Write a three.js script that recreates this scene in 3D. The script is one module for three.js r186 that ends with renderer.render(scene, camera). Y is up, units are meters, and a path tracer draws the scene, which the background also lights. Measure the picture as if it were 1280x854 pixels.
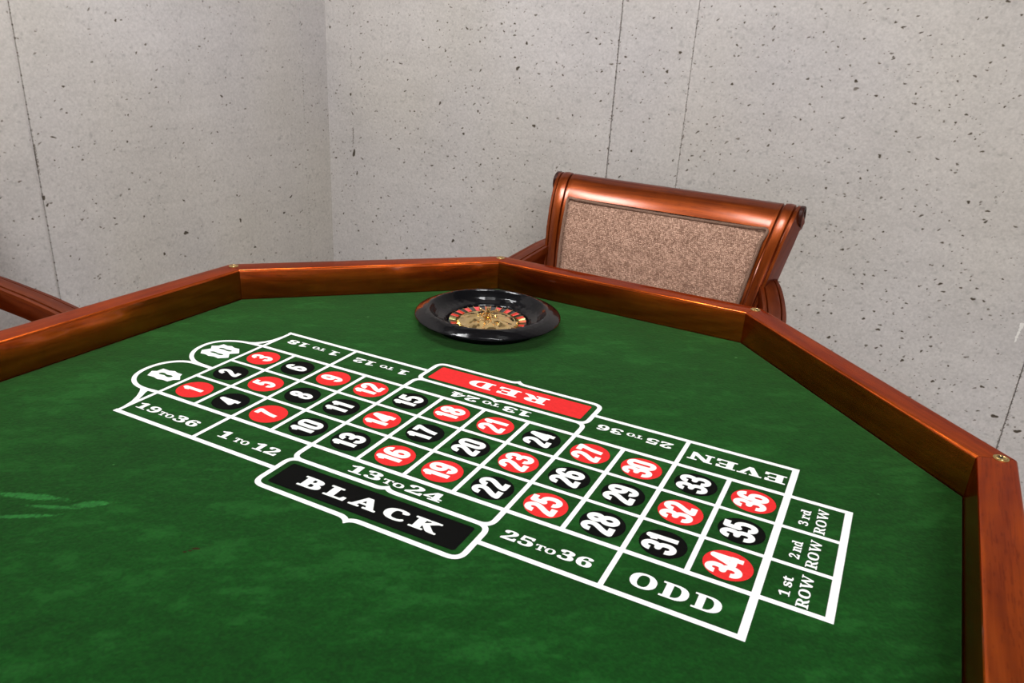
import * as THREE from 'three';
import { mergeGeometries, mergeVertices, toCreasedNormals } from 'three/addons/utils/BufferGeometryUtils.js';
import { RoundedBoxGeometry } from 'three/addons/geometries/RoundedBoxGeometry.js';
import { RectAreaLightUniformsLib } from 'three/addons/lights/RectAreaLightUniformsLib.js';

// ------------------------------------------------------------------ camera, light, exposure
const scene = new THREE.Scene();
const FELT = 0.75;                                   // height of the felt above the floor
const EYE = new THREE.Vector3(0, FELT + 0.51, 0);
const camera = new THREE.PerspectiveCamera(2 * Math.atan(427 / 968.87) * 180 / Math.PI, 1280 / 854, 0.02, 30);
{
  const pitch = 0.38488, roll = -0.0563, c = Math.cos(roll), s = Math.sin(roll), cp = Math.cos(pitch), sp = Math.sin(pitch);
  const X = new THREE.Vector3(1, 0, 0), U = new THREE.Vector3(0, cp, -sp), F = new THREE.Vector3(0, -sp, -cp);
  const R = X.clone().multiplyScalar(c).addScaledVector(U, -s), V = X.clone().multiplyScalar(s).addScaledVector(U, c);
  camera.quaternion.setFromRotationMatrix(new THREE.Matrix4().makeBasis(R, V, F.clone().negate()));
  camera.position.copy(EYE);
}
scene.background = new THREE.Color(0x000000);        // a closed room: no sky is seen
const renderer = new THREE.WebGLRenderer({ antialias: true });
renderer.toneMapping = THREE.LinearToneMapping;
renderer.toneMappingExposure = 1.24;
renderer.shadowMap.enabled = true;
RectAreaLightUniformsLib.init();
// plan coordinates: X to the right, Y away from the camera; three's z is -Y
const P3 = (X, y, Y) => new THREE.Vector3(X, y, -Y);
const NR = [Math.cos(1.09188), Math.sin(1.09188)];   // towards the right-hand wall; the left-hand wall lies at right angles
const NL = [-NR[1], NR[0]];
const plan = (r, l) => [NR[0] * r + NL[0] * l, NR[1] * r + NL[1] * l];   // (distance towards right wall, distance towards left wall) -> (X, Y)
const WALL_R = 2.10, WALL_L = 1.84, REAR_R = -2.6, REAR_L = -2.6, CEIL = 2.44;
const LAMPS = [                                       // ceiling panels: r, l, width, length, intensity
  [1.20, 0.51, 0.30, 0.30, 22],
  [1.05, 1.33, 0.30, 0.30, 31],
  [-1.3, -1.15, 0.60, 1.20, 29],  // added behind the camera as frontal fill, in place of bounced flash
];

// ------------------------------------------------------------------ helpers
let seed = 7;
const rnd = () => { seed = (seed + 0x6d2b79f5) | 0; let t = Math.imul(seed ^ (seed >>> 15), 1 | seed); t = (t + Math.imul(t ^ (t >>> 7), 61 | t)) ^ t; return ((t ^ (t >>> 14)) >>> 0) / 4294967296; };
const names = new Map();
function numbered(n) { const k = names.get(n) ?? 0; names.set(n, k + 1); return k ? n + '_' + String(k).padStart(3, '0') : n; }
function tag(o, label, category, group, kind) {
  if (label) o.userData.label = label;
  if (category) o.userData.category = category;
  if (group) o.userData.group = group;
  if (kind) o.userData.kind = kind;
  return o;
}
function group(name, parent = scene) { const g = new THREE.Group(); g.name = parent === scene ? numbered(name) : name; parent.add(g); return g; }
function mesh(name, geo, mat, parent = scene) {
  const m = new THREE.Mesh(geo, mat); m.name = parent === scene ? numbered(name) : name;
  m.castShadow = m.receiveShadow = true; parent.add(m); return m;
}
// lattice noise, periodic in (px, py)
function lattice(px, py, sd) {
  const a = new Float32Array(px * py); const keep = seed; seed = sd; for (let i = 0; i < a.length; i++) a[i] = rnd(); seed = keep;
  return (x, y) => {
    const ix = Math.floor(x), iy = Math.floor(y); let fx = x - ix, fy = y - iy; fx = fx * fx * (3 - 2 * fx); fy = fy * fy * (3 - 2 * fy);
    const x0 = ((ix % px) + px) % px, x1 = (x0 + 1) % px, y0 = ((iy % py) + py) % py, y1 = (y0 + 1) % py;
    const t = a[y0 * px + x0] * (1 - fx) + a[y0 * px + x1] * fx, b = a[y1 * px + x0] * (1 - fx) + a[y1 * px + x1] * fx;
    return (t * (1 - fy) + b * fy) * 2 - 1;
  };
}
function layers(list) { // [[cells x, cells y, amplitude]...] over the unit square
  const f = list.map(([cx, cy, am], i) => [lattice(cx, cy, 101 + i * 37 + cx * 3 + cy), cx, cy, am]);
  return (u, v) => { let s = 0; for (const [n, cx, cy, am] of f) s += am * n(u * cx, v * cy); return s; };
}
function dataTexture(w, h, fn, srgb = true) {  // fn(u, v) -> [r, g, b] 0..255
  const d = new Uint8Array(w * h * 4);
  for (let y = 0; y < h; y++) for (let x = 0; x < w; x++) {
    const c = fn((x + 0.5) / w, (y + 0.5) / h, x, y), i = (y * w + x) * 4;
    d[i] = c[0] < 0 ? 0 : c[0] > 255 ? 255 : c[0]; d[i + 1] = c[1] < 0 ? 0 : c[1] > 255 ? 255 : c[1]; d[i + 2] = c[2] < 0 ? 0 : c[2] > 255 ? 255 : c[2]; d[i + 3] = 255;
  }
  const t = new THREE.DataTexture(d, w, h); t.wrapS = t.wrapT = THREE.RepeatWrapping; t.magFilter = THREE.LinearFilter; t.minFilter = THREE.LinearMipmapLinearFilter; t.generateMipmaps = true;
  if (srgb) t.colorSpace = THREE.SRGBColorSpace; t.needsUpdate = true; return t;
}
function geometry(pos, uv, index) {
  const g = new THREE.BufferGeometry(); g.setAttribute('position', new THREE.Float32BufferAttribute(pos, 3)); g.setAttribute('uv', new THREE.Float32BufferAttribute(uv, 2)); g.setIndex(index); return g;
}
// skin closed rings of equal count into a solid with capped ends; uv in metres (u along, v around)
function loft(rings, crease = 0.6) {
  const n = rings[0].length, pos = [], uv = [], idx = []; let along = 0;
  rings.forEach((r, i) => {
    if (i) along += r[0].distanceTo(rings[i - 1][0]);
    let around = 0;
    for (let j = 0; j <= n; j++) { const p = r[j % n]; if (j) around += p.distanceTo(r[j - 1]); pos.push(p.x, p.y, p.z); uv.push(along, around); }
  });
  for (let i = 0; i + 1 < rings.length; i++) for (let j = 0; j < n; j++) { const a = i * (n + 1) + j, b = a + n + 1; idx.push(a, b, a + 1, b, b + 1, a + 1); }
  for (const [r, flip] of [[rings[0], false], [rings[rings.length - 1], true]]) {
    const base = pos.length / 3, c = r.reduce((s, p) => s.add(p), new THREE.Vector3()).divideScalar(n);
    // planar cap triangulated in its own plane
    const nrm = new THREE.Vector3(); for (let j = 0; j < n; j++) nrm.add(new THREE.Vector3().crossVectors(r[j].clone().sub(c), r[(j + 1) % n].clone().sub(c)));
    nrm.normalize(); const ax = r[0].clone().sub(c); ax.addScaledVector(nrm, -ax.dot(nrm)).normalize(); const ay = new THREE.Vector3().crossVectors(nrm, ax);
    const flat = r.map((p) => new THREE.Vector2(p.clone().sub(c).dot(ax), p.clone().sub(c).dot(ay)));
    for (let j = 0; j < n; j++) { pos.push(r[j].x, r[j].y, r[j].z); uv.push(flat[j].x, flat[j].y); }
    for (const t of THREE.ShapeUtils.triangulateShape(flat, [])) flip ? idx.push(base + t[0], base + t[2], base + t[1]) : idx.push(base + t[0], base + t[1], base + t[2]);
  }
  // outward faces: check the signed volume and flip when it is inside out
  let vol = 0; const v = (i) => new THREE.Vector3(pos[i * 3], pos[i * 3 + 1], pos[i * 3 + 2]);
  for (let i = 0; i < idx.length; i += 3) vol += v(idx[i]).dot(v(idx[i + 1]).cross(v(idx[i + 2])));
  if (vol < 0) for (let i = 0; i < idx.length; i += 3) [idx[i + 1], idx[i + 2]] = [idx[i + 2], idx[i + 1]];
  return toCreasedNormals(geometry(pos, uv, idx), crease);
}
function boxUV(g) {  // uv in metres from the dominant face direction
  if (g.index) g = g.toNonIndexed(); if (!g.attributes.normal) g.computeVertexNormals();
  const p = g.attributes.position, n = g.attributes.normal, uv = new Float32Array(p.count * 2);
  for (let i = 0; i < p.count; i++) {
    const ax = Math.abs(n.getX(i)), ay = Math.abs(n.getY(i)), az = Math.abs(n.getZ(i));
    const [a, b] = ay >= ax && ay >= az ? [p.getX(i), p.getZ(i)] : ax >= az ? [p.getZ(i), p.getY(i)] : [p.getX(i), p.getY(i)];
    uv[i * 2] = a; uv[i * 2 + 1] = b;
  }
  g.setAttribute('uv', new THREE.BufferAttribute(uv, 2)); return g;
}
const rbox = (w, h, d, r, x = 0, y = 0, z = 0) => boxUV(new RoundedBoxGeometry(w, h, d, 2, r).translate(x, y, z));

// ------------------------------------------------------------------ materials
// stained cherry wood, grain along u; the sheet is 1.0 m by 0.5 m
function woodTexture(sd) {
  const figure = layers([[3, 6, 0.5], [5, 14, 0.35]]), grain = layers([[14, 220, 0.55], [30, 420, 0.4]]), pores = layers([[60, 500, 1]]), blotch = layers([[9, 5, 0.6], [21, 11, 0.5], [60, 30, 0.25]]), ring = layers([[2, 5, 1]]);
  return dataTexture(1024, 512, (u, v) => {
    const U = u + sd * 0.37, V = v + sd * 0.21;
    const r = Math.sin((V * 26 + ring(U, V) * 2.4 + figure(U, V) * 1.3) * 6.283) * 0.14;
    let t = 0.5 + 0.22 * figure(U, V) + 0.2 * grain(U, V) + 0.2 * blotch(U, V) + r * 0.6;
    if (pores(U, V) > 0.62) t -= 0.2;
    t = Math.max(0, Math.min(1, t));
    return [136 + 98 * t, 51 + 61 * t, 13 + 26 * t];
  });
}
const woodMaps = [woodTexture(0), woodTexture(1)];
for (const t of woodMaps) t.repeat.set(1, 2);
const wood = woodMaps.map((map) => new THREE.MeshPhysicalMaterial({ map, metalness: 0.97, roughness: 0.25, clearcoat: 0.3, clearcoatRoughness: 0.06, specularColor: new THREE.Color().setRGB(0.75, 0.38, 0.2) }));
const woodChair = woodMaps.map((map) => new THREE.MeshPhysicalMaterial({ map, color: 0x9c9874, metalness: 0.75, roughness: 0.34, clearcoat: 0.5, clearcoatRoughness: 0.18, specularColor: new THREE.Color().setRGB(0.75, 0.4, 0.22) }));
const woodDark = new THREE.MeshPhysicalMaterial({ map: woodMaps[1], color: 0x907868, metalness: 0.7, roughness: 0.4, clearcoat: 0.6, clearcoatRoughness: 0.14 });
const feltFine = layers([[26, 60, 0.5], [55, 130, 0.5], [120, 260, 0.4]]);
const feltStroke = layers([[5, 12, 0.45], [11, 30, 0.5], [26, 75, 0.45], [70, 190, 0.25]]), feltCloud = layers([[4, 4, 0.6], [9, 9, 0.4], [31, 31, 0.3]]), feltFibre = layers([[420, 500, 0.6], [900, 900, 0.5]]);
const brass = new THREE.MeshPhysicalMaterial({ color: new THREE.Color().setRGB(0.8, 0.58, 0.26), metalness: 1, roughness: 0.17 });
const brassDull = new THREE.MeshPhysicalMaterial({ color: new THREE.Color().setRGB(0.42, 0.31, 0.12), metalness: 0.85, roughness: 0.45 });
const blackPlastic = new THREE.MeshPhysicalMaterial({ color: new THREE.Color().setRGB(0.004, 0.004, 0.005), roughness: 0.15, specularIntensity: 0.38 });
const darkHole = new THREE.MeshStandardMaterial({ color: new THREE.Color().setRGB(0.02, 0.015, 0.01), roughness: 0.8 });

// ------------------------------------------------------------------ the room
// concrete sheets: grey with cloudy cement, fine horizontal drag marks, pits and sandy grain. MARKS are the larger pits, in metres on the wall.
function concrete(w, h, wm, hm, sd, pits, marks, strength, seams, drip) {
  const cloud = layers([[3, 3, 0.5], [7, 8, 0.35], [17, 15, 0.3], [40, 44, 0.22]]), tint = layers([[5, 4, 0.7], [13, 12, 0.4]]), drag = layers([[12, 160, 0.6], [30, 300, 0.4]]), sand = layers([[500, 500, 0.7], [1000, 1000, 0.6]]), spotty = layers([[230, 260, 0.7], [420, 460, 0.6]]);
  const keep = seed; seed = sd * 911 + 5;
  const depth = new Float32Array(w * h), ink = new Float32Array(w * h);
  const pit = (cx, cy, r, st, ang, deep) => {   // metres
    const X = cx / wm * w, Y = cy / hm * h, R = r / wm * w, ca = Math.cos(ang), sa = Math.sin(ang), m = Math.ceil(R * st + 2), w1 = rnd() * 6, w2 = rnd() * 6;
    for (let y = Math.floor(Y - m); y <= Y + m; y++) for (let x = Math.floor(X - m); x <= X + m; x++) {
      if (y < 0 || y >= h) continue;
      const dx = x - X, dy = y - Y, a = (dx * ca + dy * sa) / st, b = -dx * sa + dy * ca, th = Math.atan2(b, a);
      const q = Math.hypot(a, b) / (R * (1 + 0.22 * Math.sin(2 * th + w1) + 0.16 * Math.sin(3 * th + w2)));
      const k = Math.max(0, Math.min(1, (1.15 - q) * Math.max(1.2, R * 0.9)));
      const i = y * w + ((x % w) + w) % w; if (k * deep > ink[i]) { ink[i] = k * deep; }
      const dd = Math.max(0, 1 - q * q); if (dd > depth[i]) depth[i] = dd;
    }
  };
  for (let i = 0; i < pits; i++) { const s = rnd(); pit(rnd() * wm, rnd() * hm, 0.0008 + 0.0017 * s * s * s + (rnd() < 0.02 ? 0.001 : 0), 1 + rnd() * 1.3, (rnd() - 0.35) * 1.3, strength * (0.25 + 0.5 * rnd() + 0.25 * s)); }
  for (const [x, y0, y1, heavy] of seams) for (let k = 0; k < (y1 - y0) * 520 * heavy; k++) pit((x + 4.88 + (rnd() + rnd() - 1) * 0.004) % wm, y0 + (y1 - y0) * rnd(), 0.0007 + 0.0011 * rnd() * rnd(), 1 + rnd() * 1.5, 1.5 + (rnd() - 0.5) * 0.8, 0.35 + 0.5 * rnd());
  for (const [x, y, r, st, an] of marks) pit(x, y, r, st ?? 1.2, an ?? 0, 0.95);
  const map = dataTexture(w, h, (u, v, x, y) => {
    const k = ink[y * w + x], c = cloud(u, v), d = drag(u, v), s = sand(u, v), p = Math.max(0, spotty(u, v) - 0.42);
    const g = 1 + 0.06 * c + 0.016 * d + 0.045 * s - 0.13 * p, wv = tint(u, v);
    const r0 = 194 * g + 2 * wv, g0 = 189 * g + 1.2 * wv, b0 = 185 * g - 3.5 * wv;
    if (drip && Math.abs(u * wm - drip[0] - (v * hm - drip[2]) * drip[4]) < drip[3] * (0.75 + 0.35 * s + 0.8 * (v * hm - drip[1]) / (drip[2] - drip[1]) - 0.3) && v * hm > drip[1] && v * hm < drip[2]) return [224, 222, 218];
    return [r0 + (66 - r0) * k, g0 + (57 - g0) * k, b0 + (46 - b0) * k];  // dark pit colour holds both grime and the shade inside the holes
  });
  const bump = dataTexture(w >> 1, h >> 1, (u, v, x, y) => {
    const i = (y * 2) * w + x * 2, b = 165 + 20 * sand(u, v) + 14 * cloud(u, v) + 8 * drag(u, v) - 110 * depth[i]; return [b, b, b];
  }, false);
  seed = keep;
  return new THREE.MeshStandardMaterial({ map, bumpMap: bump, bumpScale: 0.002, roughness: 0.93 });
}
const MARKS_L = [], MARKS_R = [];
MARKS_L.push(...[[1.339,1.224,0.003,1.2],[1.179,1.075,0.0022,2.2,-0.36],[1.648,1.032,0.003,1.5,-0.86],[1.177,1.015,0.0022,1.2],[1.34,1.0,0.0021,1.2],[1.135,0.962,0.0022,3.2,-0.41],[1.328,0.934,0.0026,1.2],[1.622,0.934,0.0021,1.6,-0.86],[1.315,0.813,0.0024,1.2],[1.481,0.757,0.0024,1.6,-0.76],[1.675,0.742,0.0026,1.2],[1.681,0.664,0.0038,1.4,-1.26],[1.477,0.664,0.0044,1.8,-0.41],[1.398,0.619,0.0035,1.2],[1.867,0.655,0.0035,1.2],[1.902,0.703,0.0031,2.0,0.64],[1.052,0.781,0.0022,1.2],[1.068,0.784,0.0018,1.2],[1.262,0.745,0.0024,1.4,-0.56],[1.349,0.735,0.0023,1.2],[1.575,0.678,0.0022,1.2],[1.289,0.964,0.0017,1.2],[1.075,1.088,0.0018,1.2],[1.113,1.009,0.0016,1.2],[1.129,0.909,0.0019,1.2],[1.087,0.826,0.0037,1.6,1.44],[1.093,0.807,0.003,1.3,1.14],[1.092,1.179,0.0016,1.2],[1.701,1.2,0.0018,1.2],[1.851,1.231,0.0018,1.2],[1.991,0.845,0.0023,1.2],[1.151,1.144,0.0011,1.2],[1.407,0.91,0.0015,1.2],[1.47,0.877,0.0017,1.2],[1.58,1.159,0.0015,1.2],[1.261,1.081,0.0015,1.2],[1.129,0.673,0.0019,1.2],[0.982,0.75,0.0017,1.2],[1.173,0.755,0.0014,1.2],[1.217,0.791,0.0017,1.8,-0.26],[1.732,0.568,0.0026,2.2,-0.46],[1.825,0.631,0.002,1.2]]);
MARKS_R.push(...[[1.343,1.219,0.0034,1.3,-0.66],[1.307,1.179,0.0028,1.2],[1.318,1.15,0.0043,1.4,0.44],[1.326,1.123,0.0023,1.2],[1.358,1.015,0.0026,1.2],[1.382,0.994,0.0044,1.1,0.94],[1.189,1.018,0.0029,1.4,-0.66],[1.14,0.946,0.0032,1.4,0.74],[0.919,0.941,0.0025,1.2],[0.895,0.872,0.0029,1.2],[0.938,0.995,0.0023,1.2],[0.955,0.996,0.0025,1.2],[1.503,1.036,0.0024,1.2],[1.585,1.082,0.0027,1.2],[1.69,0.957,0.0028,1.2],[1.699,1.166,0.0021,1.2],[1.765,1.172,0.0032,1.4,-0.06],[1.794,1.221,0.0031,1.5,-0.66],[1.111,0.601,0.0045,1.2,0.94],[1.002,0.552,0.0032,1.2],[0.927,0.543,0.0029,1.4,0.64],[0.799,0.535,0.0029,1.2],[1.398,0.694,0.0026,1.2],[1.175,0.785,0.0023,1.2],[0.874,1.139,0.0023,1.2],[0.707,0.836,0.0051,2.4,1.44],[0.698,1.026,0.003,2.0,1.44],[1.784,1.064,0.0021,1.2],[1.811,0.945,0.0021,1.2],[1.626,0.914,0.002,1.2],[1.278,1.324,0.0022,1.2],[1.142,1.249,0.0027,1.8,-0.56],[1.188,1.215,0.0025,1.2],[1.301,1.269,0.0026,1.2],[1.267,1.247,0.0021,1.8,-0.66],[1.568,1.229,0.002,2.0,0.24],[1.645,1.201,0.0024,1.8,0.24],[1.258,1.178,0.0021,1.2],[1.196,1.013,0.002,1.2],[1.175,0.733,0.0019,1.2],[1.712,1.301,0.002,2.2,0.24],[1.669,1.248,0.0016,1.6,0.24],[1.417,0.916,0.0016,1.2],[1.0,0.9,0.0017,1.2],[1.036,1.11,0.0017,1.2],[1.421,1.239,0.0015,1.2],[1.465,1.163,0.0019,1.2],[1.037,0.752,0.0019,1.2],[0.819,0.701,0.0026,1.5,0.54],[1.245,0.882,0.0017,1.2],[1.528,1.034,0.0015,1.2],[2.231,1.183,0.0031,1.5,0.14],[2.318,1.02,0.0025,1.2],[2.299,0.981,0.002,1.2],[2.261,0.945,0.0021,1.2],[2.287,0.96,0.0024,1.4,-0.36],[2.157,1.165,0.0022,1.3,-0.66],[1.794,1.221,0.0027,1.4,0.84],[1.938,1.247,0.0024,1.4,-0.46],[1.948,1.3,0.0022,1.2],[2.022,1.294,0.0021,1.2],[2.122,1.084,0.0021,1.5,-0.26],[2.031,1.089,0.0021,1.2],[2.053,1.051,0.0024,1.6,-0.76],[2.115,1.024,0.002,1.6,1.04],[1.94,1.154,0.0026,1.6,0.54],[0.088,0.937,0.0032,1.2,0.14],[0.133,0.897,0.0027,1.5,0.64],[0.131,0.922,0.0024,2.0,-0.06],[2.314,0.862,0.0022,1.4,0.44],[2.213,0.926,0.0024,1.6,-0.36],[2.283,0.779,0.0026,1.2],[2.307,1.306,0.0021,2.4,0.24],[2.289,1.315,0.0018,2.4,0.24],[0.012,1.329,0.0018,1.3,0.94],[0.059,1.366,0.0026,1.8,-0.06],[2.123,1.337,0.0018,1.8,-0.56],[0.02,1.11,0.0021,1.5,1.14],[0.057,1.242,0.002,1.8,0.24],[2.393,1.274,0.0015,1.2],[1.855,0.952,0.0023,1.2],[1.854,0.925,0.0023,1.5,0.54],[1.908,1.009,0.0017,1.2],[1.995,1.188,0.0017,1.2],[1.937,0.977,0.0019,1.2],[1.964,0.981,0.0019,1.2],[2.23,1.277,0.0018,2.2,0.44],[2.106,1.274,0.0017,2.4,0.44],[2.162,1.141,0.0018,1.2],[2.247,1.027,0.0018,1.2],[2.261,1.028,0.0016,1.2],[2.299,1.152,0.0016,1.2],[2.362,1.144,0.0014,1.2],[2.421,1.133,0.0017,1.2],[2.439,1.148,0.0016,1.5,-0.36],[0.147,1.044,0.0016,1.2],[0.036,1.004,0.0017,1.6,-0.06],[0.048,1.006,0.0015,1.2],[0.095,1.159,0.0013,1.2],[2.34,1.067,0.0014,1.2],[2.138,0.967,0.0017,1.4,-0.46],[2.103,0.955,0.0017,1.2],[2.346,1.296,0.0018,2.6,0.44],[2.366,1.291,0.0015,2.0,0.24],[2.23,1.339,0.0014,2.4,0.24],[2.267,1.343,0.0014,2.4,0.24],[2.332,1.33,0.0015,2.6,0.34],[2.253,0.823,0.0015,1.2],[0.031,1.078,0.0014,1.2],[2.337,1.185,0.0017,2.2,0.24],[2.281,0.779,0.0027,1.3,0.34],[2.185,0.756,0.0021,1.2],[2.25,0.695,0.0023,1.2],[2.345,0.7,0.0023,1.4,0.24],[0.032,0.719,0.0021,1.2],[0.121,0.733,0.0024,1.2],[0.154,0.738,0.0025,1.2],[0.152,0.711,0.0035,1.3,0.04],[0.008,0.657,0.002,1.4,0.14],[2.406,0.589,0.0034,1.4,-0.06],[2.295,0.541,0.0035,1.3,0.24],[2.367,0.61,0.0027,1.6,0.04],[0.092,0.573,0.0026,1.4,-0.06],[0.141,0.532,0.0022,1.3,-0.36],[0.117,0.483,0.0033,1.2,0.14],[0.224,0.497,0.0032,1.4,-0.26],[0.268,0.428,0.0046,1.5,0.04],[0.324,0.402,0.0045,1.5,0.24],[0.038,0.521,0.003,1.6,0.14],[0.051,0.716,0.0019,1.2],[2.404,0.692,0.002,1.2],[2.263,0.637,0.0021,1.6,0.14],[0.095,0.858,0.0019,1.6,0.14],[2.347,0.818,0.002,1.2],[0.072,0.779,0.002,1.2,0.94],[0.108,0.792,0.0019,1.2],[0.082,0.817,0.0015,1.2],[0.24,0.693,0.0019,1.2],[0.136,0.755,0.0019,1.4,0.34],[0.025,0.553,0.0017,1.2],[0.061,0.53,0.0017,1.4,0.84],[2.428,0.507,0.0018,1.2],[0.136,0.453,0.002,1.2],[0.218,0.683,0.0014,1.2],[2.431,0.64,0.0017,1.2],[2.27,0.67,0.0019,1.2],[2.304,0.675,0.0019,1.4,-0.46],[0.165,0.467,0.0017,1.2],[0.19,0.559,0.0016,1.2],[0.071,0.594,0.0016,1.2]]);
const matL = concrete(2048, 2048, 2.44, 2.44, 1, 5200, MARKS_L, 0.75, [[1.084, 0.4, 1.6, 1], [1.086, 0.88, 0.95, 5], [1.984, 0.4, 1.6, 0.15]]), matR = concrete(2048, 2048, 2.44, 2.44, 2, 9500, MARKS_R, 1, [[-1.737, 0.6, 1.6, 0.25], [-1.735, 0.86, 0.92, 2], [-0.817, 0.5, 1.6, 0.8], [-0.611, 0.5, 1.6, 0.4], [0.294, 0.2, 1.2, 1.6]], [(0.2658 + 4.88) % 2.44, 0.625, 0.676, 0.0032, 0.085]);
const matWhite = new THREE.MeshStandardMaterial({ map: dataTexture(128, 128, (() => { const n = layers([[6, 6, 1], [40, 40, 0.6]]); return (u, v) => { const g = 1 + 0.012 * n(u, v); return [236 * g, 235 * g, 232 * g]; }; })()), roughness: 0.9 });
// one formwork panel of a wall: a slab with its front face proud by `out`, uv measured along the wall
function panelGeometry(width, height, thick, u0, v0) {
  const g = new RoundedBoxGeometry(width, height, thick, 2, 0.0009);
  const p = g.attributes.position, uv = new Float32Array(p.count * 2);
  for (let i = 0; i < p.count; i++) { uv[i * 2] = (p.getX(i) + u0) / 2.44; uv[i * 2 + 1] = (p.getY(i) + v0) / 2.44; }
  g.setAttribute('uv', new THREE.BufferAttribute(uv, 2)); return g;
}
// s runs along the wall; joints are the places of the form seams
function formedWall(name, normal, dist, along, joints, mat, label, gaps = {}) {
  const g = group(name); tag(g, label, null, null, 'structure');
  const turn = Math.atan2(-normal[0], normal[1]);   // local +z looks into the room (-normal)
  const place = (o, s, y, d) => { const X = normal[0] * d + along[0] * s, Y = normal[1] * d + along[1] * s; o.position.set(X, y, -Y); o.rotation.y = turn; };
  const a = joints[0], b = joints[joints.length - 1];
  const core = mesh('backing', boxUV(new THREE.BoxGeometry(b - a, CEIL + 0.2, 0.18)), mat, g); place(core, (a + b) / 2, CEIL / 2, dist + 0.0045 + 0.09);
  for (let i = 0; i + 1 < joints.length; i++) {
    const w = joints[i + 1] - joints[i], out = (i % 2 ? 0.0012 : 0) + rnd() * 0.0006, ga = gaps[i] ?? 0.0014, gb = gaps[i + 1] ?? 0.0014, mid = (joints[i] + ga / 2 + joints[i + 1] - gb / 2) / 2;
    const m = mesh('concrete_panel', panelGeometry(w - ga / 2 - gb / 2, CEIL + 0.1, 0.02, mid + 4.88, CEIL / 2), mat, g);
    place(m, mid, CEIL / 2, dist + 0.01 - out);
  }
  return g;
}
const TR = [NR[1], -NR[0]], TL = [NR[0], NR[1]];  // along the right wall (rightwards) and along the left wall (towards the corner)
formedWall('wall_right', NR, WALL_R, TR, [-1.84, -1.737, -0.817, -0.611, 0.294, 0.499, 1.413, 1.618, 2.6], matR, 'grey pitted poured concrete wall behind the armchair, with vertical form seams', { 0: -0.004, 1: 0.0006, 2: 0.0024, 3: 0.0012, 4: 0.002 });
formedWall('wall_left', NL, WALL_L, TL, [-2.6, -1.75, -0.77, 0.17, 1.084, 1.984, 2.1], matL, 'grey pitted poured concrete wall at the left, one dark vertical form seam', { 4: 0.0062, 5: 0.0004, 6: -0.004 });
formedWall('wall_near', [-NR[0], -NR[1]], -REAR_R, [-TR[0], -TR[1]], [-2.6, -1.4, -0.2, 1.0, 1.84], matWhite, 'white painted wall behind the camera');
formedWall('wall_side', [-NL[0], -NL[1]], -REAR_L, [-TL[0], -TL[1]], [-2.1, -1.2, -0.3, 0.6, 1.5, 2.6], matL, 'grey poured concrete wall on the right, outside the picture');
{
  const [cx, cy] = plan((WALL_R + REAR_R) / 2, (WALL_L + REAR_L) / 2), turn = Math.atan2(NR[1], NR[0]) - Math.PI / 2;
  const slab = (name, y, mat, label) => { const m = mesh(name, boxUV(new THREE.BoxGeometry(WALL_L - REAR_L + 0.36, 0.1, WALL_R - REAR_R + 0.36)), mat); m.position.set(cx, y, -cy); m.rotation.y = turn; tag(m, label, null, null, 'structure'); };
  const fc = layers([[3, 3, 0.5], [12, 12, 0.4], [60, 60, 0.3], [250, 250, 0.3]]);
  const fmap = dataTexture(512, 512, (u, v) => { const g = 1 + 0.07 * fc(u, v); return [140 * g, 134 * g, 126 * g]; }); fmap.repeat.set(0.5, 0.5);
  slab('floor', -0.05, new THREE.MeshStandardMaterial({ map: fmap, roughness: 0.85 }), 'bare grey concrete basement floor');
  const cmap = dataTexture(256, 256, (u, v) => { const g = 1 + 0.04 * fc(u, v); return [122 * g, 114 * g, 106 * g]; });
  slab('ceiling', CEIL + 0.05, new THREE.MeshStandardMaterial({ map: cmap, roughness: 0.95 }), 'dark grey basement ceiling');
}
// ceiling lamps; the one behind the camera is added for fill
for (const [r, l, w, len, power] of LAMPS) {
  const [X, Y] = plan(r, l), g = group('ceiling_light'); g.position.set(X, CEIL, -Y); g.rotation.y = Math.atan2(NR[1], NR[0]) - Math.PI / 2;
  const white = new THREE.MeshStandardMaterial({ color: 0xf0f0ee, roughness: 0.5 });
  const fr = []; for (const [x, z, a, b] of [[0, w / 2 + 0.012, len + 0.048, 0.024], [0, -w / 2 - 0.012, len + 0.048, 0.024], [len / 2 + 0.012, 0, 0.024, w], [-len / 2 - 0.012, 0, 0.024, w]]) fr.push(rbox(a, 0.03, b, 0.004, x, -0.015, z));
  mesh('frame', mergeGeometries(fr), white, g);
  mesh('diffuser', boxUV(new THREE.BoxGeometry(len, 0.006, w).translate(0, -0.016, 0)), new THREE.MeshStandardMaterial({ color: 0xffffff, emissive: 0xffffff, emissiveIntensity: power * 0.5, roughness: 0.6 }), g);
  const rl = new THREE.RectAreaLight(0xffffff, power, len, w); rl.name = 'panel_glow'; rl.position.set(0, -0.034, 0); rl.rotation.x = -Math.PI / 2; g.add(rl);
  tag(g, r < 0 ? 'large flat white light panel added unseen behind the camera for frontal fill' : l < 1 ? 'small square ceiling light panel above the roulette wheel' : 'small square ceiling light panel above the left side of the table', 'ceiling light');
}

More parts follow.
